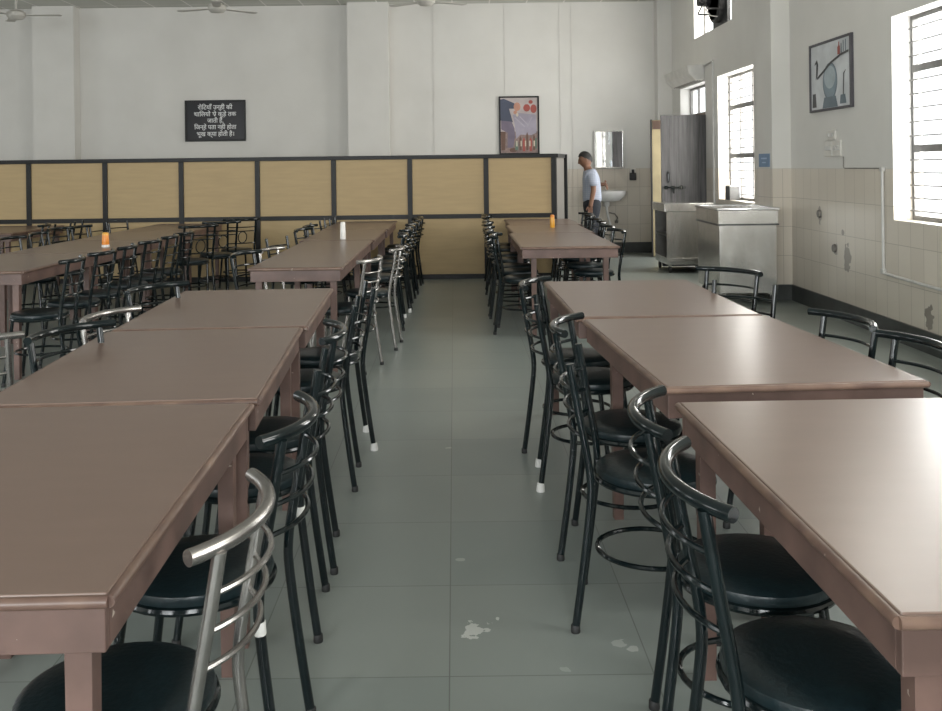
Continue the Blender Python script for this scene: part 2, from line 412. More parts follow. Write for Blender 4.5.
bm = B(); box(bm, 3.05, XR - .01, 14.40, 14.41, 1.96, 2.09); obj('top_board', bm, M['doorframe'], l2)

# ------------------------------------------------------------------ dining tables
def table(x0, x1, y0, y1, label, group, rot=0.0, legs=None, mids=(), z=0.75, iy=0.03, ix=.06):
    """x0,x1 = left/right edge, y0 = near end, y1 = far end"""
    cx, cy = (x0 + x1) / 2, (y0 + y1) / 2; w, l = (x1 - x0) / 2, (y1 - y0) / 2
    t = thing('dining_table', label, 'table', (cx, cy, 0), rot, group)
    bm = B(); box(bm, -w + .004, w - .004, -l + .004, l - .004, z - .018, z, .003); obj('tabletop', bm, M['top'], t)
    bm = B()                                            # rounded worn lip round the top
    r = .0105
    for (xa, ya, xb, yb) in ((-w, -l, w, -l), (w, -l, w, l), (w, l, -w, l), (-w, l, -w, -l)):
        tube(bm, [(xa, ya, z - .0125), (xb, yb, z - .0125)], r, 10)
    obj('edge_lip', bm, M['lip'], t, smooth=SM)
    bm = B(); d = .008; za, zb = z - .098, z - .02; th = .02
    box(bm, -w + d, w - d, -l + d, -l + d + th, za, zb, .002); box(bm, -w + d, w - d, l - d - th, l - d, za, zb, .002)
    box(bm, -w + d, -w + d + th, -l + d + th, l - d - th, za, zb, .002); box(bm, w - d - th, w - d, -l + d + th, l - d - th, za, zb, .002)
    obj('apron', bm, M['apron'], t)
    q = .0225
    L = legs or [(s * (w - ix), e) for s in (-1, 1) for e in [-l + iy + q, l - iy - q] + [m - cy for m in mids]]
    if legs: L = [(a - cx, b - cy) for a, b in legs]
    for (lx, ly) in L:
        bm = B(); vs = box(bm, lx - q, lx + q, ly - q, ly + q, 0, z - .02)
        for v in vs:
            if v.co.z < .1: v.co.x = lx + (v.co.x - lx) * .82; v.co.y = ly + (v.co.y - ly) * .82
        obj('leg', bm, M['apron'], t)
    return t
GL = 'dining tables in the left row'; GR = 'dining tables in the right row'; GF = 'dining tables in the far-left rows'
table(-1.378, -.574, 1.479, 2.690, 'nearest brown dining table at the bottom left of the photo', GL, rot=.029)
table(-1.425, -.620, 2.730, 3.960, 'second brown table of the left row, behind the nearest left table', GL, rot=.06)
table(-1.480, -.666, 3.996, 5.255, 'third brown table of the left row, its far end facing the gap', GL, rot=.045)
table(-1.405, -.775, 6.395, 8.745, 'long narrow brown table just beyond the gap in the left row', GL, mids=(8.0,))
table(-1.445, -.755, 8.775, 10.29, 'brown table of the left row carrying the white shaker', GL)
table(-1.460, -.735, 10.31, 11.84, 'last brown table of the left row, end against the partition', GL)
table(.637, 1.440, 1.398, 2.660, 'nearest brown dining table at the bottom right of the photo', GR, rot=.02)
table(.594, 1.405, 2.850, 4.120, 'second brown table of the right row, white chips along its near apron', GR, rot=.055,
      legs=[(.93, 2.92), (.66, 3.80), (1.39, 2.95), (1.34, 4.05)])
table(.529, 1.345, 4.164, 5.455, 'third brown table of the right row, pale window sheen near its far end', GR, rot=.012,
      legs=[(.86, 4.215), (.57, 5.38), (1.28, 4.215), (1.28, 5.38)])
table(.550, 1.360, 7.790, 9.390, 'brown table beyond the gap in the right row, end apron facing the camera', GR, ix=.105)
table(.590, 1.395, 9.410, 10.70, 'brown table of the right row carrying the amber shaker', GR)
table(.630, 1.440, 10.72, 11.86, 'last brown table of the right row, beside the end of the partition', GR)
table(-3.76, -2.95, 6.40, 7.74, 'near table of the far-left row, corner at the left photo edge', GF)
table(-3.75, -2.94, 7.76, 9.10, 'table of the far-left row carrying the orange shaker', GF)
table(-3.74, -2.93, 9.12, 10.46, 'third table of the far-left row, just past the orange shaker', GF)
table(-3.73, -2.92, 10.48, 11.82, 'last table of the far-left row, end against the partition', GF)
table(-5.72, -4.91, 10.40, 11.80, 'dark table at the left photo edge against the partition', GF)

# ------------------------------------------------------------------ chairs
def arc(h, y_end, y_mid, z, n=17, ext=1.0):
    s = y_end - y_mid; R = (h * h + s * s) / (2 * s); out = []
    a = math.asin(h / R)
    for i in range(n):
        t = -a + 2 * a * i / (n - 1)
        out.append((R * math.sin(t), y_mid + R - R * math.cos(t), z))
    return out
def chair_meshes(k, name, rail=True, loop=False):
    """tube chair facing +y, seat centre over the origin; k scales the heights"""
    D = {}
    def post(s):
        return [(s * .166, -.248, .815 * k), (s * .163, -.229, .70 * k), (s * .159, -.202, .55 * k), (s * .158, -.190, .46 * k), (s * .159, -.192, .38 * k), (s * .164, -.216, .18 * k), (s * .170, -.240, .008)]
    def smoothp(P):
        out = []
        V = [Vector(p) for p in P]
        for i in range(len(V) - 1):
            p0, p1, p2, p3 = V[max(i - 1, 0)], V[i], V[i + 1], V[min(i + 2, len(V) - 1)]
            for j in range(3):
                t = j / 3
                out.append(.5 * ((2 * p1) + (-p0 + p2) * t + (2 * p0 - 5 * p1 + 4 * p2 - p3) * t * t + (-p0 + 3 * p1 - 3 * p2 + p3) * t ** 3))
        return out + [V[-1]]
    if rail:
        bm = B(); tube(bm, arc(.212, -.208, -.284, .822 * k, 19), .0145, 12); D['top_rail'] = mesh(name + '_rail', bm, SM)
    for s in (-1, 1):
        bm = B(); tube(bm, smoothp(post(s)), .0125, 10); D['back_post', s] = mesh(name + '_post', bm, SM)
        bm = B(); tube(bm, smoothp([(s * .138, .125, .435 * k), (s * .146, .142, .30 * k), (s * .165, .180, .008)]), .0115, 10); D['leg', s] = mesh(name + '_leg', bm, SM)
    zs = (.735, .665, .595)
    for i, zz in enumerate(zs):
        yb = -.190 - (zz - .46) / .355 * .058
        if loop and i > 0: continue
        bm = B(); tube(bm, arc(.161, yb, yb - .056, zz * k, 13), .0062, 8); D['back_rod', i] = mesh(name + '_rod', bm, SM)
    if loop:                                            # oval ring ornament between two straight rods
        for i, zz in ((1, .69), (2, .55)):
            yb = -.190 - (zz - .46) / .355 * .058
            bm = B(); tube(bm, arc(.161, yb, yb - .05, zz * k, 13), .0062, 8); D['back_rod', i] = mesh(name + '_rod', bm, SM)
        bm = B(); tube(bm, [(.05 * math.cos(a), -.262 + .012 * math.sin(a) * -1, (.62 + .065 * math.sin(a)) * k) for a in [2 * PI * j / 20 for j in range(20)]], .006, 8, closed=True)
        D['back_ring'] = mesh(name + '_ring', bm, SM)
    bm = B()
    lathe(bm, [(.02, .432 * k), (.165, .432 * k), (.180, .440 * k), (.184, .452 * k), (.180, .466 * k), (.165, .474 * k), (.10, .478 * k), (.02, .479 * k)], 36)
    D['seat'] = mesh(name + '_seat', bm, SM)
    bm = B(); tube(bm, [(.181 * math.cos(a), .181 * math.sin(a), .434 * k) for a in [2 * PI * j / 36 for j in range(36)]], .0105, 8, closed=True); D['seat_rim'] = mesh(name + '_rim', bm, SM)
    bm = B(); tube(bm, [(.158 * math.cos(a), -.012 + .170 * math.sin(a), .205 * k) for a in [2 * PI * j / 32 for j in range(32)]], .008, 8, closed=True); D['foot_ring'] = mesh(name + '_fring', bm, SM)
    for s in (-1, 1):
        for f, (px, py) in (('b', (s * .170, -.240)), ('f', (s * .165, .180))):
            bm = B(); lathe(bm, [(.0138, 0), (.0145, .004), (.0138, .022), (.012, .024)], 12, px, py); D['cap', s, f] = mesh(name + '_cap', bm, SM)
            bm = B(); lathe(bm, [(.0185, 0), (.0195, .005), (.0155, .036), (.012, .038)], 12, px, py); D['wcap', s, f] = mesh(name + '_wcap', bm, SM)
    bm = B(); tube(bm, [(.159, -.192, .375 * k), (.158, -.191, .405 * k)], .0138, 10); D['sticker'] = mesh(name + '_stk', bm, SM)
    return D
CM = {'black': chair_meshes(1.0, 'chair'), 'norail': chair_meshes(1.0, 'chair_norail', rail=False),
      'silver': chair_meshes(.945, 'chair_silver'), 'loop': chair_meshes(1.02, 'chair_loop', loop=True)}

def chair(px, py, face, rot, label, group, kind='black', white=False, sticker=False, ring=True):
    """px,py = middle between the two back posts; face = +1 (faces +x), -1 (faces -x), 0 (faces +y), 2 (faces -y)"""
    a = {1: -PI / 2, -1: PI / 2, 0: 0, 2: PI}[face] + math.radians(rot)
    f = Vector((-math.sin(a), math.cos(a), 0))
    loc = Vector((px, py, 0)) + f * .207
    D = CM[kind]; mt = M['silver'] if kind == 'silver' else M['black']
    t = thing('cafeteria_chair', label, 'chair', loc, a, group)
    link('seat', D['seat'], M['vinyl'], t); link('seat_rim', D['seat_rim'], mt if kind != 'silver' else M['black'], t)
    if ring: link('foot_ring', D['foot_ring'], mt, t)
    if 'top_rail' in D: link('top_rail', D['top_rail'], mt, t)
    if 'back_ring' in D: link('back_ring', D['back_ring'], mt, t)
    for i in range(3): link('back_rod', D['back_rod', i], mt, t)
    for s in (-1, 1):
        p = link('back_post', D['back_post', s], mt, t)
        cb = link('foot_cap', D['wcap' if white else 'cap', s, 'b'], M['whiterub'] if white else M['rubber'], p)
        if white: cb['label'] = 'white rubber foot cap'
        if sticker and s == sticker:
            k = link('sticker', D['sticker'], M['sticker'], p); k['label'] = 'small white sticker'
            if s < 0: k.location.x = -.317
        l = link('leg', D['leg', s], mt, t); link('foot_cap', D['cap', s, 'f'], M['rubber'], l)
    return t
ORD = ['nearest', 'second', 'third', 'fourth', 'fifth', 'sixth', 'seventh', 'eighth', 'ninth', 'tenth']
# aisle side, near part of the left row (face -x)
G = 'chairs on the aisle side of the near left tables'
chair(-.443, 1.77, -1, -2, 'brushed steel chair with black seat at the bottom left, nearest the camera', G, 'silver', ring=False)
chair(-.428, 2.27, -1, -2, 'black chair directly behind the nearest steel chair, white sticker on its post', G, sticker=-1, ring=False)
chair(-.470, 2.99, -1, 4, 'black chair missing its top rail beside the second left table, white sticker on its post', G, 'norail', sticker=-1, ring=False)
chair(-.488, 3.46, -1, 6, 'black chair with curved top rail at the far end of the second left table', G, ring=False)
chair(-.495, 4.30, -1, 3, 'black chair with bare post tops beside the near half of the third left table', G, 'norail', ring=False)
chair(-.487, 4.89, -1, 12, 'black chair with white foot caps beside the third left table', G, 'norail', white=True, ring=False)
# aisle side, far part of the left row
G = 'chairs on the aisle side of the far left tables'
chair(-.615, 6.63, -1, -16, 'bright steel chair at the corner of the long narrow table', G, 'silver', ring=False)
chair(-.490, 7.48, -1, -4, 'second bright steel chair beside the long narrow table, behind the first', G, 'silver', ring=False)
for i, (x, y, r, w) in enumerate([(-.50, 8.35, 3, 0), (-.50, 9.06, -5, 1), (-.49, 9.54, 4, 0), (-.48, 10.01, -3, 0), (-.47, 10.66, 6, 0), (-.46, 11.12, -4, 0), (-.45, 11.57, 8, 0)]):
    chair(x, y, -1, r, '%s black chair after the steel ones on the aisle side of the left row' % ['first', 'second', 'third', 'fourth', 'fifth', 'sixth', 'last'][i], G, 'norail' if i == 6 else 'black', white=bool(w))
# far side of the left row (face +x)
G = 'chairs on the far side of the near left tables'
chair(-1.93, 3.72, 0, 4, 'steel chair at the left photo edge, only its post and rods showing', G, 'silver')
chair(-1.43, 3.52, 1, -24, 'dark chair tilted against the left edge of the second left table', G)
chair(-1.53, 4.20, 1, -15, 'bright steel top rail chair at the near left corner of the third left table', G, 'silver')
chair(-1.51, 4.79, 1, -28, 'black chair at the left edge of the third left table, near its far end', G)
G = 'chairs on the far side of the far left tables'
for i, (x, y, r, kd) in enumerate([(-1.47, 6.67, -15, 'black'), (-1.45, 7.50, -14, 'silver'), (-1.55, 8.36, -22, 'norail'), (-1.47, 9.22, -12, 'black'), (-1.48, 9.76, -6, 'black'), (-1.52, 10.68, -20, 'norail'), (-1.50, 11.12, -12, 'norail'), (-1.50, 11.55, -15, 'norail')]):
    look = {'black': 'black chair', 'silver': 'steel chair', 'norail': 'black chair with bare post tops'}[kd]
    chair(x, y, 1, r, '%s %s, left side of the far left tables' % (['first', 'second', 'third', 'fourth', 'fifth', 'sixth', 'seventh', 'last'][i], look), G, kd)
# aisle side of the right row (face +x)
G = 'chairs on the aisle side of the near right tables'
chair(.480, 1.81, 1, -3, 'black chair with round seat at the bottom right, nearest the camera', G)
chair(.505, 2.28, 1, -11, 'second black chair from the camera beside the nearest right table', G)
chair(.420, 3.02, 1, -12, 'black chair without a top rail beside the second right table', G, 'norail')
chair(.445, 3.54, 1, -16, 'black chair with curved top rail beside the far half of the second right table', G)
chair(.405, 4.27, 1, -4, 'black chair with white foot caps beside the third right table', G, 'norail', white=True)
chair(.425, 4.80, 1, -22, 'black chair at the far end of the third right table, rail turned to the aisle', G)
G = 'chairs on the aisle side of the far right tables'
for i, (x, y, r) in enumerate([(.385, 8.11, -8), (.37, 8.59, 4), (.37, 9.08, -5), (.38, 9.71, -3), (.39, 10.24, 5), (.40, 11.02, -4), (.42, 11.48, 6)]):
    chair(x, y, 1, r, '%s black chair from the camera on the aisle side of the far right tables' % ORD[i], G)
# window side of the right row (face -x)
G = 'chairs on the window side of the right tables'
chair(1.485, 3.07, -1, 4, 'black chair on the window side of the second right table, nearest the camera', G)
chair(1.455, 3.57, -1, 10, 'black chair on the window side of the second right table, farther from the camera', G)
chair(1.510, 5.22, -1, 38, 'black chair with curved rail at the far window-side corner of the third right table', G)
chair(1.440, 4.75, -1, 46, 'black chair with bare post tops turned askew, window side of the third right table', G, 'norail')
for i, (x, y, r) in enumerate([(1.455, 8.55, 9), (1.46, 9.12, 6), (1.50, 9.80, -5), (1.52, 10.35, 8), (1.56, 11.05, 0), (1.60, 11.58, 12)]):
    chair(x, y, -1, r, '%s black chair from the camera on the window side of the far right tables' % ORD[i], G)
# far-left rows
G = 'chairs on the right side of the far-left tables'
for i, (x, y, r) in enumerate([(-2.63, 6.42, 4), (-2.62, 6.95, -3), (-2.61, 7.44, 5), (-2.60, 7.98, -4), (-2.60, 8.52, 2), (-2.60, 9.0, -3)]):
    chair(x, y, -1, r, '%s black chair from the camera on the right side of the far-left row' % ORD[i], G)
chair(-2.66, 9.75, -1, -52, 'black ring-back chair turned outward, nearest of three by the far-left row end', G, 'loop')
chair(-2.58, 10.40, -1, -60, 'black ring-back chair, middle of three by the far-left row end', G, 'loop')
chair(-2.50, 11.00, -1, -62, 'black ring-back chair, farthest of three by the far-left row end', G, 'loop')
G = 'chairs on the left side of the far-left tables'
for i, (x, y, r, kd) in enumerate([(-4.02, 8.55, -8, 'black'), (-4.02, 9.10, 5, 'black'), (-4.03, 9.62, -12, 'loop'), (-4.03, 10.18, -6, 'black'), (-4.03, 10.75, -18, 'norail'), (-4.03, 11.30, -25, 'norail')]):
    chair(x, y, 1, r, '%s black chair from the camera on the left side of the far-left row' % ORD[i], G, kd)
G = 'chairs by the dark table at the left photo edge'
for i, (x, y, r) in enumerate([(-4.66, 10.62, 12), (-4.66, 11.10, -8), (-4.66, 11.56, 6)]):
    chair(x, y, -1, r, '%s black chair from the camera beside the dark table at the left photo edge' % ORD[i], G, 'norail' if i else 'black')

# ------------------------------------------------------------------ partition screen
PY = 11.94
part = thing('partition_screen', 'long tan panelled partition with black frame across the hall', 'partition', (0, PY, 0))
pitch = .967; xs = [1.262] + [.405 - pitch * k for k in range(0, 10)]
ZT, ZM = 1.575, .795
for x in xs:
    bm = B(); box(bm, x - .031, x + .031, -.025, .025, 0, ZT - .05, .003); obj('post', bm, M['pframe'], part)
for (z0, z1) in ((ZT - .05, ZT), (ZM - .028, ZM + .028), (0, .062)):
    if z1 == ZT:
        bm = B(); box(bm, xs[-1] - .031, xs[0] + .031, -.03, .03, z0, z1, .004); obj('top_rail', bm, M['pframe'], part)
    else:
        for a, b in zip(xs, xs[1:]):
            bm = B(); box(bm, b + .031, a - .031, -.022, .022, z0, z1, .002); obj('middle_rail' if z0 > .5 else 'bottom_rail', bm, M['pframe'], part)
for a, b in zip(xs, xs[1:]):
    bm = B(); box(bm, b + .031, a - .031, -.006, .006, ZM + .028, ZT - .05); obj('upper_panel', bm, M['panel'], part)
    bm = B(); box(bm, b + .031, a - .031, -.006, .006, .062, ZM - .028); obj('lower_panel', bm, M['panel'], part)
# return wing at its right end
ret = bpy.data.objects.new('return_wing', None); COL.objects.link(ret); ret.parent = part; ret.location = (1.302, .03, 0); ret.rotation_euler = (0, 0, math.radians(77.0))
bm = B(); box(bm, 0, .83, -.006, .006, .06, ZT - .05); obj('wing_panel', bm, M['pale'], ret)
bm = B(); box(bm, .83, .90, -.047, .047, 0, ZT, .003); obj('end_post', bm, M['pframe'], ret)
bm = B(); box(bm, 0, .83, -.025, .025, ZT - .05, ZT); obj('wing_rail', bm, M['pframe'], ret)

# ------------------------------------------------------------------ shakers on the tables
def shaker(x, y, h, r, body, cap, label):
    t = thing('table_shaker', label, 'shaker', (x, y, .75), 0)
    bm = B(); lathe(bm, [(r * .92, 0), (r, .006), (r * .97, h * .45), (r * .88, h * .78), (r * .86, h * .80)], 24); obj('body', bm, body, t, smooth=SM)
    bm = B(); lathe(bm, [(r * .9, h * .80), (r * .9, h * .90), (r * .72, h * .98), (r * .3, h)], 24); obj('cap', bm, cap, t, smooth=SM)
    return t
shaker(-1.06, 8.90, .165, .027, M['capwhite'], M['capwhite'], 'white shaker standing on the left table row')
shaker(1.06, 10.2, .14, .026, M['amber'], M['orange'], 'amber shaker standing on the right table row')
t = shaker(-3.10, 8.34, .13, .032, M['orange'], M['amber'], 'orange shaker with white foot on the far-left table row')
bm = B(); lathe(bm, [(.033, 0), (.034, .004), (.034, .018), (.032, .02)], 24); obj('foot', bm, M['capwhite'], t, smooth=SM)

# ------------------------------------------------------------------ plaque with the Hindi quotation
pq = thing('wall_plaque', 'black framed plaque with white Hindi writing on the back wall', 'plaque', (-3.845, YB, 2.215))
bm = B(); box(bm, -.47, .47, -.02, 0, -.315, .315); obj('board', bm, M['blackboard'], pq)
bm = B()
for (a, b, c, d) in ((-.49, .49, .305, .333), (-.49, .49, -.333, -.305), (-.49, -.462, -.305, .305), (.462, .49, -.305, .305)): box(bm, a, b, -.032, 0, c, d, .003)
obj('frame', bm, M['pframe'], pq)
def text_mesh(txt, width, height):
    cu = bpy.data.curves.new('text', 'FONT'); cu.body = txt; cu.size = 1; cu.align_x = 'CENTER'; cu.extrude = 0.01; cu.offset = 0.008
    o = bpy.data.objects.new('text', cu); COL.objects.link(o)
    dg = bpy.context.evaluated_depsgraph_get(); me = bpy.data.meshes.new_from_object(o.evaluated_get(dg))
    bpy.data.objects.remove(o); bpy.data.curves.remove(cu)
    if len(me.vertices) == 0: return None
    xs_ = [v.co.x for v in me.vertices]
    s = width / max(1e-6, max(xs_) - min(xs_)); mid = (max(xs_) + min(xs_)) / 2; sy = height / .72
    for v in me.vertices: v.co = Vector(((v.co.x - mid) * s, -v.co.z * .05, v.co.y * sy))
    me.materials.clear(); return me
for (txt, z, w) in [('रोटियाँ उन्हीं की', .215, .56), ('थालियों से कूड़े तक', .105, .68), ('जाती हैं,', .0, .26), ('जिन्हें पता नहीं होता', -.105, .68), ('भूख क्या होती है।', -.215, .60)]:
    out = ''
    for ch in txt:                                      # the short i sign is drawn before its consonant
        if ch == '\u093f':
            k = len(out) - 1
            while k >= 2 and out[k - 1] == '\u094d': k -= 2
            out = out[:k] + ch + out[k:]
        else: out += ch
    me = text_mesh(out, w, .072)
    if me: link('text_line', me, M['letter'], pq, (0, -.0215, z - .03))

# ------------------------------------------------------------------ posters (plain generic pictures)
def flat(bmlist, parent, name, m, polys, y, th=.0015):
    bm = B()
    for p in polys: prism(bm, p, 'y', y - th, y)
    return obj(name, bm, m, parent)
def ell(cx, cz, rx, rz, n=20, a0=0, a1=2 * PI): return [(cx + rx * math.cos(a0 + (a1 - a0) * i / n), cz + rz * math.sin(a0 + (a1 - a0) * i / n)) for i in range(n)]
PC = {n: mat('print_' + n, c, .5, noise=.12, nscale=6) for n, c in dict(pale=(.43, .37, .36), suit=(.05, .06, .10), lilac=(.15, .12, .17), cloth=(.30, .27, .33), red=(.32, .06, .045), flesh=(.45, .22, .15), brown=(.12, .06, .04), green=(.10, .16, .12), cream=(.55, .48, .38), grey=(.58, .60, .62), bluegrey=(.13, .17, .20), dark=(.06, .06, .065), glass=(.21, .27, .31)).items()}
ps = thing('framed_poster', 'tall framed poster of a dining scene above the partition', 'picture', (1.06, YB, 2.08))
W_, H_ = .325, .47
bm = B(); box(bm, -W_ + .02, W_ - .02, -.02, 0, -H_ + .02, H_ - .02); obj('print', bm, PC['pale'], ps)
bm = B()
for (a, b, c, d) in ((-W_, W_, H_ - .025, H_), (-W_, W_, -H_, -H_ + .025), (-W_, -W_ + .025, -H_ + .025, H_ - .025), (W_ - .025, W_, -H_ + .025, H_ - .025)): box(bm, a, b, -.035, 0, c, d, .003)
obj('frame', bm, M['pframe'], ps)
flat(None, ps, 'ground', mat('print_ground', (.16, .115, .105), .5, col2=(.28, .19, .17), nscale=25), [[(-.298, -.443), (.298, -.443), (.298, -.10), (-.298, -.10)]], -.0202)
flat(None, ps, 'dark_coat', PC['suit'], [[(-.30, .42), (-.24, .43), (-.08, .36), (-.04, .30), (-.07, .27), (-.16, .27), (-.12, .12), (-.10, .05), (-.30, .08)]], -.0205)
flat(None, ps, 'trouser_leg', PC['lilac'], [[(-.29, .08), (-.12, .06), (-.075, -.05), (-.07, -.20), (-.10, -.36), (-.19, -.36), (-.185, -.12), (-.29, -.06)]], -.0207)
flat(None, ps, 'tablecloth', PC['cloth'], [[(-.10, .17), (.0, .20), (.27, .17), (.28, -.12), (.20, -.16), (.02, -.15), (-.05, -.22), (-.07, 0)]], -.0205)
flat(None, ps, 'cloth_folds', mat('print_fold', (.36, .33, .39), .5, noise=.1), [[(-.08, .12), (-.06, .13), (.10, -.02), (.085, -.03)], [(.0, .14), (.02, .145), (.16, .0), (.145, -.01)], [(.20, .13), (.215, .13), (.14, -.02), (.125, -.02)]], -.0215, .001)
flat(None, ps, 'hand', PC['flesh'], [ell(-.03, .30, .055, .07), ell(-.06, .21, .03, .03)], -.0225, .001)
flat(None, ps, 'round_fruit', PC['red'], [ell(.125, .28, .055, .06), ell(.235, .265, .05, .07), ell(.19, .375, .035, .03)], -.0225, .001)
flat(None, ps, 'highlights', PC['cream'], [ell(-.03, .17, .02, .03)], -.0235, .001)
flat(None, ps, 'small_bottles', PC['brown'], [[(.0 + .055 * i, -.40), (.035 + .055 * i, -.40), (.035 + .055 * i, -.22 + .03 * (i % 3)), (.018 + .055 * i, -.17 + .03 * (i % 3)), (.0 + .055 * i, -.22 + .03 * (i % 3))] for i in range(0, 5, 2)], -.0225, .001)
flat(None, ps, 'red_bottles', PC['red'], [[(.055 * i, -.42), (.04 + .055 * i, -.42), (.04 + .055 * i, -.24), (.02 + .055 * i, -.19), (.055 * i, -.24)] for i in (1, 3)], -.0225, .001)
flat(None, ps, 'pale_bottles', PC['cream'], [[(-.05 + .07 * i, -.34), (-.03 + .07 * i, -.34), (-.03 + .07 * i, -.25), (-.05 + .07 * i, -.25)] for i in range(5)], -.0235, .001)
flat(None, ps, 'green_ground', PC['green'], [[(-.07, -.40), (-.02, -.40), (-.02, -.28), (-.06, -.26)], [(.24, -.38), (.28, -.38), (.28, -.2), (.25, -.22)]], -.0222, .001)
flat(None, ps, 'stool_and_shoe', PC['brown'], [[(-.30, -.10), (-.22, -.10), (-.23, -.40), (-.29, -.40)], ell(-.10, -.40, .06, .035)], -.0212, .001)

# still-life picture on the right wall; built in its own frame then turned to face -x
pf = thing('framed_picture', 'white still-life picture in grey frame on the right wall', 'picture', (XR, 8.66, 2.225), -PI / 2)
W_, H_ = .48, .325
bm = B(); box(bm, -W_ + .02, W_ - .02, -.016, 0, -H_ + .012, H_ - .012); obj('print', bm, PC['grey'], pf)
bm = B()
for (a, b, c, d) in ((-W_, W_, H_ - .022, H_), (-W_, W_, -H_, -H_ + .022), (-W_, -W_ + .03, -H_ + .022, H_ - .022), (W_ - .03, W_, -H_ + .022, H_ - .022)): box(bm, a, b, -.028, 0, c, d, .002)
fm = obj('frame', bm, mat('picture_frame_grey', (.07, .065, .075), .5, noise=.1), pf)
flat(None, pf, 'jar', PC['bluegrey'], [ell(0, -.06, .165, .175, 32)], -.0165)
flat(None, pf, 'jar_glass', PC['glass'], [ell(0, -.055, .150, .160, 32)], -.0175, .001)
flat(None, pf, 'jar_light', mat('print_jar_light', (.36, .42, .45), .5, noise=.15, nscale=9), [ell(.0, -.02, .125, .105, 28)], -.0185, .001)
flat(None, pf, 'jar_foot', PC['bluegrey'], [[(-.13, -.20), (.13, -.20), (.175, -.30), (-.175, -.30)]], -.0190, .001)
flat(None, pf, 'shelf_line', PC['dark'], [[(-.30, .0), (-.16, .05), (.02, .12), (.25, .17), (.42, .185), (.42, .165), (.25, .15), (.03, .10), (-.15, .03), (-.29, -.02)]], -.0200, .001)
flat(None, pf, 'bottles', PC['red'], [[(.18, .165), (.235, .17), (.235, .235), (.22, .25), (.22, .28), (.205, .28), (.20, .245), (.18, .235)]], -.0185, .001)
flat(None, pf, 'cutlery', PC['bluegrey'], [[(.30, .18), (.315, .18), (.315, .28), (.30, .28)], [(.35, .18), (.365, .18), (.365, .285), (.35, .285)], [(.25, .17), (.275, .175), (.27, .26), (.255, .26)]], -.0185, .001)
flat(None, pf, 'bird_shape', PC['dark'], [[(-.33, -.02), (-.29, .02), (-.27, .12), (-.30, .17), (-.35, .14), (-.36, .12), (-.31, .135), (-.32, .06)]], -.0185, .001)
flat(None, pf, 'left_pot', PC['dark'], [[(-.42, -.28), (-.32, -.28), (-.34, -.15), (-.41, -.15)]], -.0185, .001)
flat(None, pf, 'right_pot', PC['bluegrey'], [[(.22, -.28), (.36, -.28), (.34, -.20), (.24, -.20)]], -.0185, .001)
flat(None, pf, 'plant_stem', PC['dark'], [[(.29, -.20), (.305, -.20), (.32, -.02), (.36, .02), (.30, -.01)]], -.0185, .001)

# ------------------------------------------------------------------ mirror, wash basin and switch on the back wall
mr = thing('wall_mirror', 'steel framed mirror on the back wall above the wash basin', 'mirror', (2.505, YB - .004, 1.672), -.012)
bm = B(); box(bm, -.222, .222, -.022, -.014, -.292, .292); obj('mirror_glass', bm, M['mirror'], mr)
bm = B()
for (a, b, c, d) in ((-.235, .235, .285, .302), (-.235, .235, -.302, -.285), (-.235, -.22, -.285, .285), (.22, .235, -.285, .285)): box(bm, a, b, -.035, 0, c, d, .003)
box(bm, -.22, .22, -.013, 0, -.285, .285)
obj('frame', bm, M['steel'], mr)

sk = thing('wash_basin', 'white ceramic wash basin on the back wall behind the person', 'basin', (2.44, YB - .006, 0))
bm = B()
rings = []
for (sx, sy, z, off) in [(.12, .10, .84, .02), (.20, .17, .86, .01), (.265, .215, .93, 0), (.285, .23, .985, 0), (.285, .23, 1.01, 0), (.265, .21, 1.012, 0), (.24, .19, .96, 0), (.15, .12, .90, 0)]:
    rings.append([bm.verts.new((sx * math.copysign(abs(math.cos(a)) ** .7, math.cos(a)), -.24 + off + sy * math.copysign(abs(math.sin(a)) ** .7, math.sin(a)), z)) for a in [2 * PI * k / 32 for k in range(32)]])
for a, b in zip(rings, rings[1:]):
    for k in range(32): bm.faces.new((a[k], a[(k + 1) % 32], b[(k + 1) % 32], b[k]))
bm.faces.new(rings[0][::-1]); bm.faces.new(rings[-1])
obj('bowl', bm, M['ceramic'], sk, smooth=SM)
bm = B(); box(bm, -.2, .2, -.05, 0, .90, 1.015, .006); obj('back_ledge', bm, M['ceramic'], sk)
bm = B(); tube(bm, [(0, -.03, 1.015), (0, -.03, 1.10), (0, -.06, 1.13), (0, -.13, 1.13), (0, -.15, 1.10)], .011, 10); lathe(bm, [(.018, 1.12), (.022, 1.135), (.02, 1.155)], 12, 0, -.03)
obj('tap', bm, M['chrome'], sk, smooth=SM)
bm = B(); lathe(bm, [(.045, .76), (.05, .79), (.05, .845)], 16, -.02, -.22); tube(bm, [(-.02, -.22, .77), (0, -.2, .62), (.05, -.16, .45), (.07, -.1, .30), (.07, -.02, .26)], .020, 10)
obj('waste_pipe', bm, M['pvc'], sk, smooth=SM)
bm = B(); tube(bm, [(.03, -.18, .66), (.12, -.16, .64), (.17, -.12, .58), (.17, -.06, .53), (.17, -.03, .53)], .010, 8); lathe(bm, [(.028, -.05), (.03, -.005)], 14, axis='z', c=(.17, -.025, .53))
obj('inlet_hose', bm, M['darkpipe'], sk, smooth=SM)

sw = thing('switch_box', 'white switch plate with black device on the back wall right of the mirror', 'switch', (2.885, YB, 1.27))
bm = B(); box(bm, -.05, .05, -.02, 0, .02, .10, .004); obj('plate', bm, M['white'], sw)
bm = B(); box(bm, -.052, .052, -.05, 0, -.10, .02, .012); box(bm, -.02, .02, -.06, -.02, .02, .075, .006); obj('plug_device', bm, M['machine'], sw)

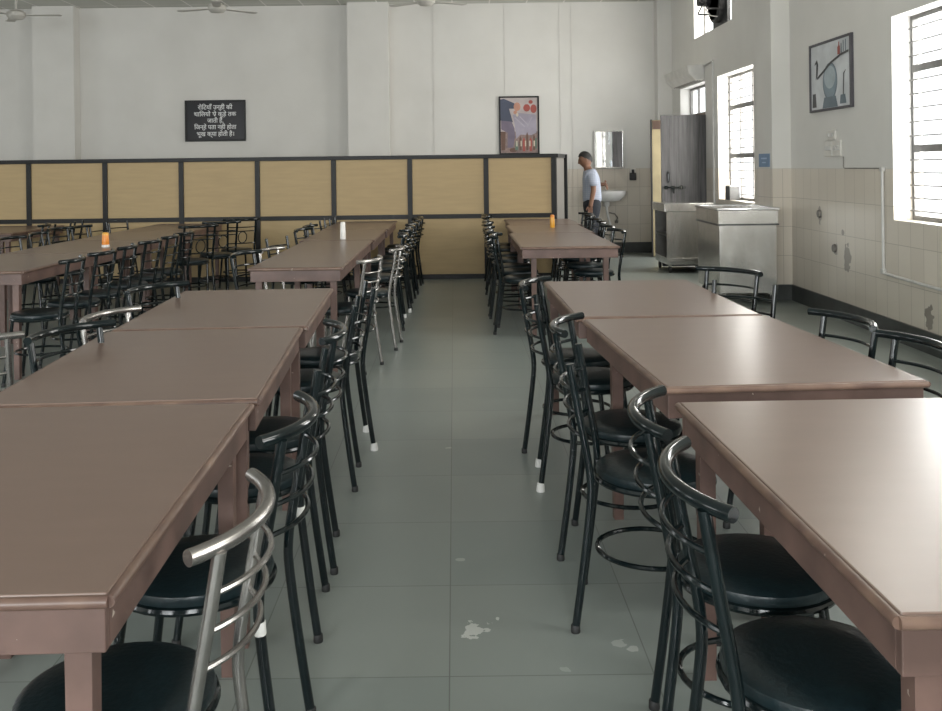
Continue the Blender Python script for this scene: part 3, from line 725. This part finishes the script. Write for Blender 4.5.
# ------------------------------------------------------------------ things on the right wall
ac = thing('air_curtain', 'white box air curtain mounted over the open door', 'air curtain', (XR, 13.75, 2.6))
bm = B(); prism(bm, [(-.24, .19), (-.02, .21), (0, .21), (0, -.01), (-.12, -.015), (-.21, .07)], 'y', -.70, .70); obj('housing', bm, M['white'], ac)
bm = B()
for k in range(3): box(bm, -.115 + .035 * k, -.10 + .035 * k, -.62, .62, -.022, -.012)
obj('outlet_louvre', bm, M['pale'], ac)
bm = B(); prism(bm, [(-.235, .188), (-.02, .208), (-.005, .20), (-.005, 0), (-.118, -.008), (-.20, .07)], 'y', -.712, -.701); obj('end_cap', bm, M['pvc'], ac)
cd = B()
tube(cd, [(XR - .012, 13.03, 2.78), (XR - .012, 12.60, 2.80), (XR - .012, 12.57, 2.78), (XR - .012, 12.57, .60)], .016, 8)
tag(obj('conduit_pipe', cd, M['pvc'], smooth=SM), 'white conduit running down beside the tall window by the door', 'pipe')
cd = B(); tube(cd, [(XR - .010, 8.40, 1.47), (XR - .010, 8.40, 1.372), (XR - .010, 8.36, 1.366), (XR - .010, 7.66, 1.366)], .0045, 8)
tag(obj('cable_conduit', cd, M['darkpipe'], smooth=SM), 'thin dark cable conduit below the switch boards on the right wall', 'pipe')
cd = B(); tube(cd, [(XR - .014, 7.63, 1.37), (XR - .014, 7.63, .55), (XR - .014, 7.60, .515), (XR - .014, 6.9, .50), (XR - .014, 3.0, .44)], .013, 8)
for z in (1.36, .53): box(cd, XR - .03, XR, 7.605, 7.655, z - .02, z + .02, .003)
tag(obj('water_pipe', cd, M['pvc'], smooth=SM), 'pale pipe dropping down the tiles left of the near window', 'pipe')
t = thing('switch_board', 'wide two-gang white switch board under the still-life picture', 'switch', (XR, 8.625, 1.545), 0, 'switch boards on the right wall')
for s in (-1, 1):
    bm = B(); box(bm, -.022, 0, s * .095 - .09, s * .095 + .09, -.07, .07, .005); p = obj('plate', bm, M['white'], t)
    bm = B()
    for k in range(3): box(bm, -.03, -.021, s * .095 - .065 + .045 * k, s * .095 - .035 + .045 * k, -.015, .03, .002)
    obj('rocker', bm, M['pvc'], p)
t = thing('switch_board', 'small white socket plate directly under the still-life picture', 'switch', (XR, 8.66, 1.67), 0, 'switch boards on the right wall')
bm = B(); box(bm, -.02, 0, -.10, .10, -.045, .045, .005); p = obj('plate', bm, M['white'], t)
bm = B(); box(bm, -.028, -.019, -.06, -.02, -.015, .02, .002); box(bm, -.028, -.019, .02, .06, -.015, .02, .002); obj('rocker', bm, M['pvc'], p)
t = thing('notice_sign', 'small blue notice on the pillar beside the tall window', 'sign', (3.294, 9.97, 1.45), 0)
bm = B(); box(bm, -.006, 0, -.17, .17, -.07, .07, .002); obj('plate', bm, M['blue'], t)
bm = B(); box(bm, -.007, -.006, -.09, .09, .012, .028); box(bm, -.007, -.006, -.06, .06, -.03, -.018); obj('lettering', bm, mat('pale_blue_print', (.35, .47, .65), .5, noise=.05), t)
for (y, z, lb_) in ((8.98, .93, 'capped dark pipe stub on the tiles, left of the larger stain'), (8.63, .63, 'round grey pipe cap low on the tiles under the switch boards')):
    bm = B(); lathe(bm, [(.035, -.02), (.04, -.006), (.04, 0)], 16, axis='x', c=(0, 0, 0))
    tag(obj('pipe_cap', bm, M['darkpipe'], None, (XR, y, z), smooth=SM), lb_, 'pipe')

# exhaust fan in the high window
ef = thing('exhaust_fan', 'dark exhaust fan with motor set in the high window', 'fan', (XR, 12.35, 3.23))
bm = B(); box(bm, .02, .06, -.36, .30, 0, .66); obj('mount_board', bm, M['machine'], ef)
bm = B(); lathe(bm, [(.27, -.06), (.285, -.05), (.285, .02), (.25, .02), (.25, -.06)], 32, axis='x', c=(0, 0, .33)); obj('shroud', bm, M['machine'], ef, smooth=SM)
bm = B(); lathe(bm, [(.03, -.27), (.07, -.26), (.075, -.12), (.06, -.10), (.03, -.09)], 20, axis='x', c=(0, 0, .33)); obj('motor', bm, M['machine'], ef, smooth=SM)
for k in range(3):
    a = PI / 2 + 2 * PI * k / 3
    bm = B(); tube(bm, [(-.18, .06 * math.cos(a), .33 + .06 * math.sin(a)), (-.20, .27 * math.cos(a), .33 + .27 * math.sin(a)), (0, .29 * math.cos(a), .33 + .29 * math.sin(a))], .012, 8); obj('bracket_arm', bm, M['machine'], ef, smooth=SM)
for k in range(4):
    a = 2 * PI * k / 4 + .4
    bm = B(); P = [(-.05 + .03 * s, (r * math.cos(a + s * .28)), .33 + r * math.sin(a + s * .28)) for r, s in ((.05, -1), (.23, -1), (.23, 1), (.05, 1))]
    prism(bm, [(p[1], p[2]) for p in P], 'x', -.045, -.038); obj('blade', bm, M['steel'], ef)
bm = B(); tube(bm, [(-.2, -.02, .26), (-.12, -.10, .12), (-.05, -.16, .10), (0.0, -.2, .16)], .008, 8); obj('cable', bm, M['white'], ef, smooth=SM)

# steel box on the window sill
t = thing('steel_box', 'small dark steel box standing on the sill of the window by the door', 'box', (3.565, 12.05, ZW0))
bm = B(); box(bm, -.065, .065, -.10, .10, 0, .17, .004); obj('body', bm, M['steeldark'], t)
bm = B(); box(bm, -.068, .068, -.103, .103, .17, .185, .003); obj('lid', bm, M['steel'], t)

# ------------------------------------------------------------------ stainless trolleys
def caster(parent, x, y):
    bm = B(); box(bm, x - .012, x + .012, y - .03, y + .03, .07, .11); c = obj('caster', bm, M['steel'], parent)
    bm = B(); lathe(bm, [(.02, -.014), (.045, -.014), (.048, 0), (.045, .014), (.02, .014)], 18, axis='x', c=(x, y, .048)); obj('wheel', bm, M['rubber'], c, smooth=SM)
ta = thing('steel_trolley', 'stainless trolley with open shelf side, in front of the grey door', 'trolley', (3.06, 12.60, 0))
w, l = .30, .36
for sx in (-1, 1):
    for sy in (-1, 1): caster(ta, sx * (w - .05), sy * (l - .06))
bm = B(); box(bm, -w, w, -l, l, .11, .20, .004); obj('base_tray', bm, M['steel'], ta)
bm = B(); box(bm, -w, w, -l, -l + .02, .20, .80); obj('end_panel', bm, M['steel'], ta)
bm = B(); box(bm, -w, w, l - .02, l, .20, .80); obj('end_panel', bm, M['steel'], ta)
bm = B(); box(bm, w - .02, w, -l + .02, l - .02, .20, .80); obj('side_panel', bm, M['steeldark'], ta)
bm = B(); box(bm, -w + .01, w - .02, -l + .02, l - .02, .48, .50); obj('shelf', bm, M['steeldark'], ta)
bm = B(); box(bm, -w - .03, w + .01, -l - .02, l + .02, .80, .91, .006); obj('worktop', bm, M['steel'], ta)

tb = thing('steel_trolley', 'large closed stainless trolley beside the right pillar', 'trolley', (2.962, 9.92, 0), math.radians(-1.0))
w, l = .287, .45
for sx in (-1, 1):
    for sy in (-1, 1): caster(tb, sx * (w - .05), sy * (l - .06))
bm = B(); box(bm, -w, w, -l, l, .11, .80, .004); obj('cabinet', bm, M['steel'], tb)
bm = B(); th = .02; wo, lo = w + .012, l + .012
box(bm, -wo, wo, -lo, -lo + th, .80, .955); box(bm, -wo, wo, lo - th, lo, .80, .955)
box(bm, -wo, -wo + th, -lo + th, lo - th, .80, .955); box(bm, wo - th, wo, -lo + th, lo - th, .80, .955)
obj('top_rim', bm, M['steel'], tb)
bm = B(); box(bm, -wo - .008, wo + .008, -lo - .008, -lo + .002, .795, .812, .002); box(bm, -wo - .008, -wo + .002, -lo + .002, lo, .795, .812, .002)
obj('seam_strip', bm, M['steeldark'], tb)
bm = B(); tube(bm, [(-wo - .005, -lo, .958), (-wo - .005, lo, .958), (wo + .005, lo, .958), (wo + .005, -lo, .958)], .012, 8, closed=True); obj('rolled_edge', bm, M['chrome'], tb, smooth=SM)

# ------------------------------------------------------------------ ceiling fans
for i, (x, z, a0) in enumerate([(-6.03, 3.60, 0.05), (-3.25, 3.66, .75), (-.36, 3.72, .45)]):
    f = thing('ceiling_fan', 'white ceiling fan, %s' % ['leftmost of the three at the top of the photo', 'middle of the three, above the plaque', 'rightmost of the three, only its hub showing'][i], 'fan', (x, 13.0, z), a0, 'ceiling fans')
    bm = B(); lathe(bm, [(.03, -.07), (.09, -.06), (.125, -.02), (.125, .03), (.08, .06), (.03, .07)], 28); obj('motor', bm, M['fan'], f, smooth=SM)
    bm = B(); lathe(bm, [(.014, .07), (.014, ZC - z - .08), (.06, ZC - z - .06), (.075, ZC - z)], 16); obj('down_rod', bm, M['fan'], f, smooth=SM)
    for k in range(3):
        a = 2 * PI * k / 3; ca, sa = math.cos(a), math.sin(a)
        bm = B()
        P = [(r * ca - s * sa, r * sa + s * ca) for r, s in ((.11, -.025), (.2, -.05), (.60, -.07), (.62, 0), (.60, .06), (.2, .05), (.11, .025))]
        prism(bm, P, 'z', -.012, -.004); obj('blade', bm, M['fan'], f)

# ------------------------------------------------------------------ the person by the wash basin
def skin_mesh(name, verts, edges, radii, sub=1, root=0):
    me = bpy.data.meshes.new(name); me.from_pydata([Vector(v) for v in verts], edges, []); me.update()
    o = bpy.data.objects.new(name, me); COL.objects.link(o)
    md = o.modifiers.new('skin', 'SKIN'); md.use_smooth_shade = True
    sv = me.skin_vertices[0].data
    for i, r in enumerate(radii):
        sv[i].radius = r if isinstance(r, tuple) else (r, r); sv[i].use_root = (i == root)
    if sub: s = o.modifiers.new('sub', 'SUBSURF'); s.levels = s.render_levels = sub
    dg = bpy.context.evaluated_depsgraph_get(); dg.update()
    res = bpy.data.meshes.new_from_object(o.evaluated_get(dg))
    bpy.data.objects.remove(o)
    for p in res.polygons: p.use_smooth = True
    return res
def chain(pts, rads):
    return pts, [(i, i + 1) for i in range(len(pts) - 1)], rads
def join_meshes(name, mes):
    bm = B()
    for me in mes: bm.from_mesh(me)
    me = bpy.data.meshes.new(name); bm.to_mesh(me); bm.free()
    for p in me.polygons: p.use_smooth = True
    return me
pr = thing('person', 'person in pale checked shirt and dark trousers looking down by the wash basin', 'person', (2.03, 14.02, 0))
V = [(0.02, 0, .90), (.02, 0, 1.0), (.01, 0, 1.15), (-.005, 0, 1.28), (-.03, 0, 1.365), (-.055, 0, 1.415), (-.075, 0, 1.475), (-.070, 0, 1.54),
     (.0, -.165, 1.285), (.02, -.20, 1.06), (-.02, -.195, .87), (-.03, -.192, .80),
     (.0, .165, 1.285), (.125, .20, 1.13), (.205, .13, 1.13), (.235, .09, 1.14),
     (.02, -.09, .82), (-.04, -.095, .46), (.05, -.095, .09), (-.06, -.095, .035),
     (.02, .09, .82), (.05, .095, .46), (.17, .095, .12), (.07, .095, .045), (-.165, 0, 1.47)]
E_ = [(0, 1), (1, 2), (2, 3), (3, 4), (4, 5), (5, 6), (6, 7), (3, 8), (8, 9), (9, 10), (10, 11), (3, 12), (12, 13), (13, 14), (14, 15), (0, 16), (16, 17), (17, 18), (18, 19), (0, 20), (20, 21), (21, 22), (22, 23)]
R_ = [(.07, .09), (.09, .11), (.105, .14), (.10, .13), .060, .058, .058, .05, .055, .042, .033, .034, .055, .042, .032, .032, .062, .05, .042, .035, .062, .05, .042, .035]
body = skin_mesh('body_mesh', V[:24], E_, R_, 2)
extra = []
def hand(c, d, side, th):
    """four fingers of unequal length and a thumb rooted in the palm at c, pointing along d"""
    c = Vector(c); d = Vector(d).normalized(); s = Vector(side).normalized(); n = d.cross(s)
    for k, ln in enumerate((.062, .072, .068, .052)):
        b = c + s * (-.027 + .018 * k)
        extra.append(skin_mesh('f', *chain([b - d * .02, b + d * .025, b + d * (.025 + ln * .5) + n * .010, b + d * (.02 + ln * .9) + n * .030], [.0095, .009, .0085, .007]), 1))
    b = c - s * .03
    extra.append(skin_mesh('t', *chain([b - d * .03, b - d * .0 - s * .022, b + d * .032 - s * .028 + n * .01], [.011, .010, .008]), 1))
hand((-.032, -.192, .785), (-.1, 0, -1), (1, 0, 0), 1)
hand((.238, .085, 1.135), (.5, -.15, -1), (0, 0, -1), 1)
HM = Matrix.Translation((-.072, 0, 1.505)) @ Matrix.Rotation(-.30, 4, 'Y')      # head bowed forward, face towards -x
def head_pt(p):
    """unit-sphere point -> head surface (front is -x)"""
    x, y, z = p
    w = .076 * (1 - .20 * max(0, -z) ** 1.5); d = .097 if x < 0 else .100
    px_, py_, pz_ = x * d * (1 - .10 * max(0, -z)), y * w, z * .118
    if x < 0:
        g = lambda cy, cz, sy, sz: math.exp(-((y - cy) / sy) ** 2 - ((z - cz) / sz) ** 2)
        px_ -= .026 * g(0, -.20, .17, .13) + .012 * g(0, -.02, .14, .16)          # nose
        px_ += .010 * (g(.42, .04, .20, .12) + g(-.42, .04, .20, .12))              # eye sockets
        px_ -= .006 * g(0, .20, .6, .10)                                            # brow
        px_ -= .008 * g(0, -.50, .25, .09) + .014 * g(0, -.80, .35, .18)           # lips, chin
    return Vector((px_, py_, pz_))
bm = B(); bmesh.ops.create_uvsphere(bm, u_segments=40, v_segments=28, radius=1)
for v in bm.verts: v.co = HM @ head_pt(v.co)
extra.append(mesh('h', bm, SM))
for s in (-1, 1):
    bm = B(); lathe(bm, [(.004, -.010), (.016, -.007), (.020, 0), (.016, .007), (.004, .010)], 14, axis='x')
    for v in bm.verts: v.co = HM @ Vector((.008 + v.co.y * .85, s * .076 + v.co.x * .8, -.008 + v.co.z * 1.4))
    extra.append(mesh('e', bm, SM))
link('body', join_meshes('body', [body] + extra), M['skin'], pr)
for s in (-1, 1):
    p = HM @ (head_pt(Vector((-.90, s * .42, .05)).normalized()) + Vector((.005, 0, 0)))
    bm = B(); bmesh.ops.create_uvsphere(bm, u_segments=12, v_segments=8, radius=.010)
    obj('eye', bm, M['hair'], pr, p, smooth=SM)
    bm = B(); q = [HM @ (head_pt(Vector((-.9, s * yy, zz)).normalized()) + Vector((-.001, 0, 0))) for yy, zz in ((.18, .20), (.38, .25), (.58, .20))]
    tube(bm, q, .0035, 6); obj('eyebrow', bm, M['hair'], pr, smooth=SM)
bm = B(); tube(bm, [HM @ (head_pt(Vector((-.9, yy, -.46)).normalized()) + Vector((-.001, 0, 0))) for yy in (-.24, -.12, 0, .12, .24)], .0035, 6); obj('mouth', bm, PC['brown'], pr, smooth=SM)
bm = B(); bmesh.ops.create_uvsphere(bm, u_segments=40, v_segments=28, radius=1)
bmesh.ops.delete(bm, geom=[v for v in bm.verts if v.co.z < (.46 if v.co.x < -.45 else .46 - (v.co.x + .45) * .85)], context='VERTS')
for v in bm.verts:
    p = head_pt(v.co); v.co = HM @ Vector((p.x * 1.09, p.y * 1.10, p.z * 1.09 + random.uniform(-.002, .002)))
hair = obj('hair', bm, M['hair'], pr, smooth=SM)
sV = [(0.025, 0, .84), (.025, 0, .94), (.02, 0, 1.05), (.01, 0, 1.17), (-.003, 0, 1.285), (-.024, 0, 1.352), (.0, -.165, 1.29), (.012, -.19, 1.18), (.018, -.20, 1.10), (.0, .165, 1.29), (.075, .19, 1.19), (.11, .20, 1.14)]
sE = [(0, 1), (1, 2), (2, 3), (3, 4), (4, 5), (4, 6), (6, 7), (7, 8), (4, 9), (9, 10), (10, 11)]
sR = [(.155, .18), (.155, .175), (.152, .175), (.150, .18), (.135, .16), (.068, .072), (.085, .085), .080, .084, (.085, .085), .080, .084]
link('shirt', skin_mesh('shirt', sV, sE, sR, 2), M['shirt'], pr)
tV = [(0.02, 0, .97), (.02, 0, .86), (.02, -.09, .76), (-.04, -.095, .46), (.05, -.095, .10), (.02, .09, .76), (.05, .095, .46), (.165, .095, .13)]
tE = [(0, 1), (1, 2), (2, 3), (3, 4), (1, 5), (5, 6), (6, 7)]
tR = [(.145, .165), (.165, .19), .128, .088, .078, .128, .088, .078]
link('trousers', skin_mesh('trousers', tV, tE, tR, 2), M['trousers'], pr)
for (x, y, z, a) in ((0.0, -.095, 0, 0), (.12, .095, .012, .18)):
    bm = B(); bmesh.ops.create_uvsphere(bm, u_segments=20, v_segments=12, radius=1)
    for v in bm.verts: v.co = Vector((v.co.x * .135, v.co.y * .048, max(-.0, v.co.z * .075 + .02)))
    s_ = obj('shoe', bm, M['shoe'], pr, (x, y, z), smooth=SM); s_.rotation_euler = (0, a, 0)

# ------------------------------------------------------------------ daylight, with added fill from the left
W = bpy.data.worlds.new('World'); S.world = W; W.use_nodes = True
bg = W.node_tree.nodes['Background']; bg.inputs[0].default_value = (0.95, 0.98, 1.0, 1); bg.inputs[1].default_value = 1.5
def daylight(name, loc, direction, sx, sy, power, col=(1, .98, .95)):
    L = bpy.data.lights.new(name, 'AREA'); L.shape = 'RECTANGLE'; L.size = sx; L.size_y = sy; L.energy = power; L.color = col
    o = bpy.data.objects.new(name, L); COL.objects.link(o); o.location = loc
    o.rotation_euler = Vector(direction).to_track_quat('-Z', 'Y').to_euler()
    return o
PW = 34.0
for i, (a, b) in enumerate(WINS):
    daylight('daylight_window', (XR + .26, (a + b) / 2, (ZW0 + ZW1) / 2), (-1, 0, 0), b - a, ZW1 - ZW0, PW * (1.15 if i == 2 else 1.0) * (b - a) * (ZW1 - ZW0), (1, .95, .88) if i == 2 else (1, .98, .95))
daylight('daylight_door', (XR + .26, sum(DOOR) / 2, 1.6), (-1, 0, 0), DOOR[1] - DOOR[0], 1.9, PW * .2 * 1.42 * 1.9)
for a, b in HIGH:
    daylight('daylight_high_window', (XR + .26, (a + b) / 2, 3.6), (-1, 0, 0), b - a, .76, PW * (1.3 if a > 10 else 1.3) * (b - a) * .76, (1, .95, .88))
for (a, b, c, d) in FWIN:
    daylight('daylight_front_window', ((a + b) / 2, YF - .26, (c + d) / 2), (0, 1, 0), b - a, d - c, PW * 1.85 * (b - a) * (d - c), (.97, .99, 1.0))
for (a, b) in LFILLWIN:
    daylight('left_fill_light', (XL - .26, (a + b) / 2, (ZW0 + ZW1) / 2), (1, 0, 0), b - a, ZW1 - ZW0, PW * (.40 if a < 5 else .2) * (b - a) * (ZW1 - ZW0), (1, 1, 1))  # added fill lamps, no left-hand source is seen

# ------------------------------------------------------------------ camera
f_px, pcx, pcy, roll = 940.0, 454.0, 167.0, 0.0125
cam = bpy.data.cameras.new('camera'); co = bpy.data.objects.new('camera', cam); COL.objects.link(co)
cam.sensor_fit = 'HORIZONTAL'; cam.sensor_width = 36; cam.lens = 36 * f_px / 942
cam.shift_x = (471 - pcx) / 942; cam.shift_y = -(355.5 - pcy) / 942
cam.clip_start = .05; cam.clip_end = 200
r = Vector((math.cos(roll), 0, -math.sin(roll))); u = Vector((math.sin(roll), 0, math.cos(roll))); b_ = r.cross(u)
co.matrix_world = Matrix(((r.x, u.x, b_.x, 0), (r.y, u.y, b_.y, 0), (r.z, u.z, b_.z, 1.42), (0, 0, 0, 1)))
S.camera = co
S.view_settings.view_transform = 'Standard'; S.view_settings.look = 'None'
S.view_settings.gamma = 1; S.view_settings.exposure = 0.62; S.view_settings.use_curve_mapping = False
try:
    S.cycles.use_denoising = True; S.cycles.max_bounces = 10; S.cycles.diffuse_bounces = 6; S.cycles.glossy_bounces = 5
    S.cycles.caustics_reflective = False; S.cycles.caustics_refractive = False; S.cycles.sample_clamp_indirect = 3; S.cycles.blur_glossy = 0.8; S.cycles.use_light_tree = True
except Exception: pass
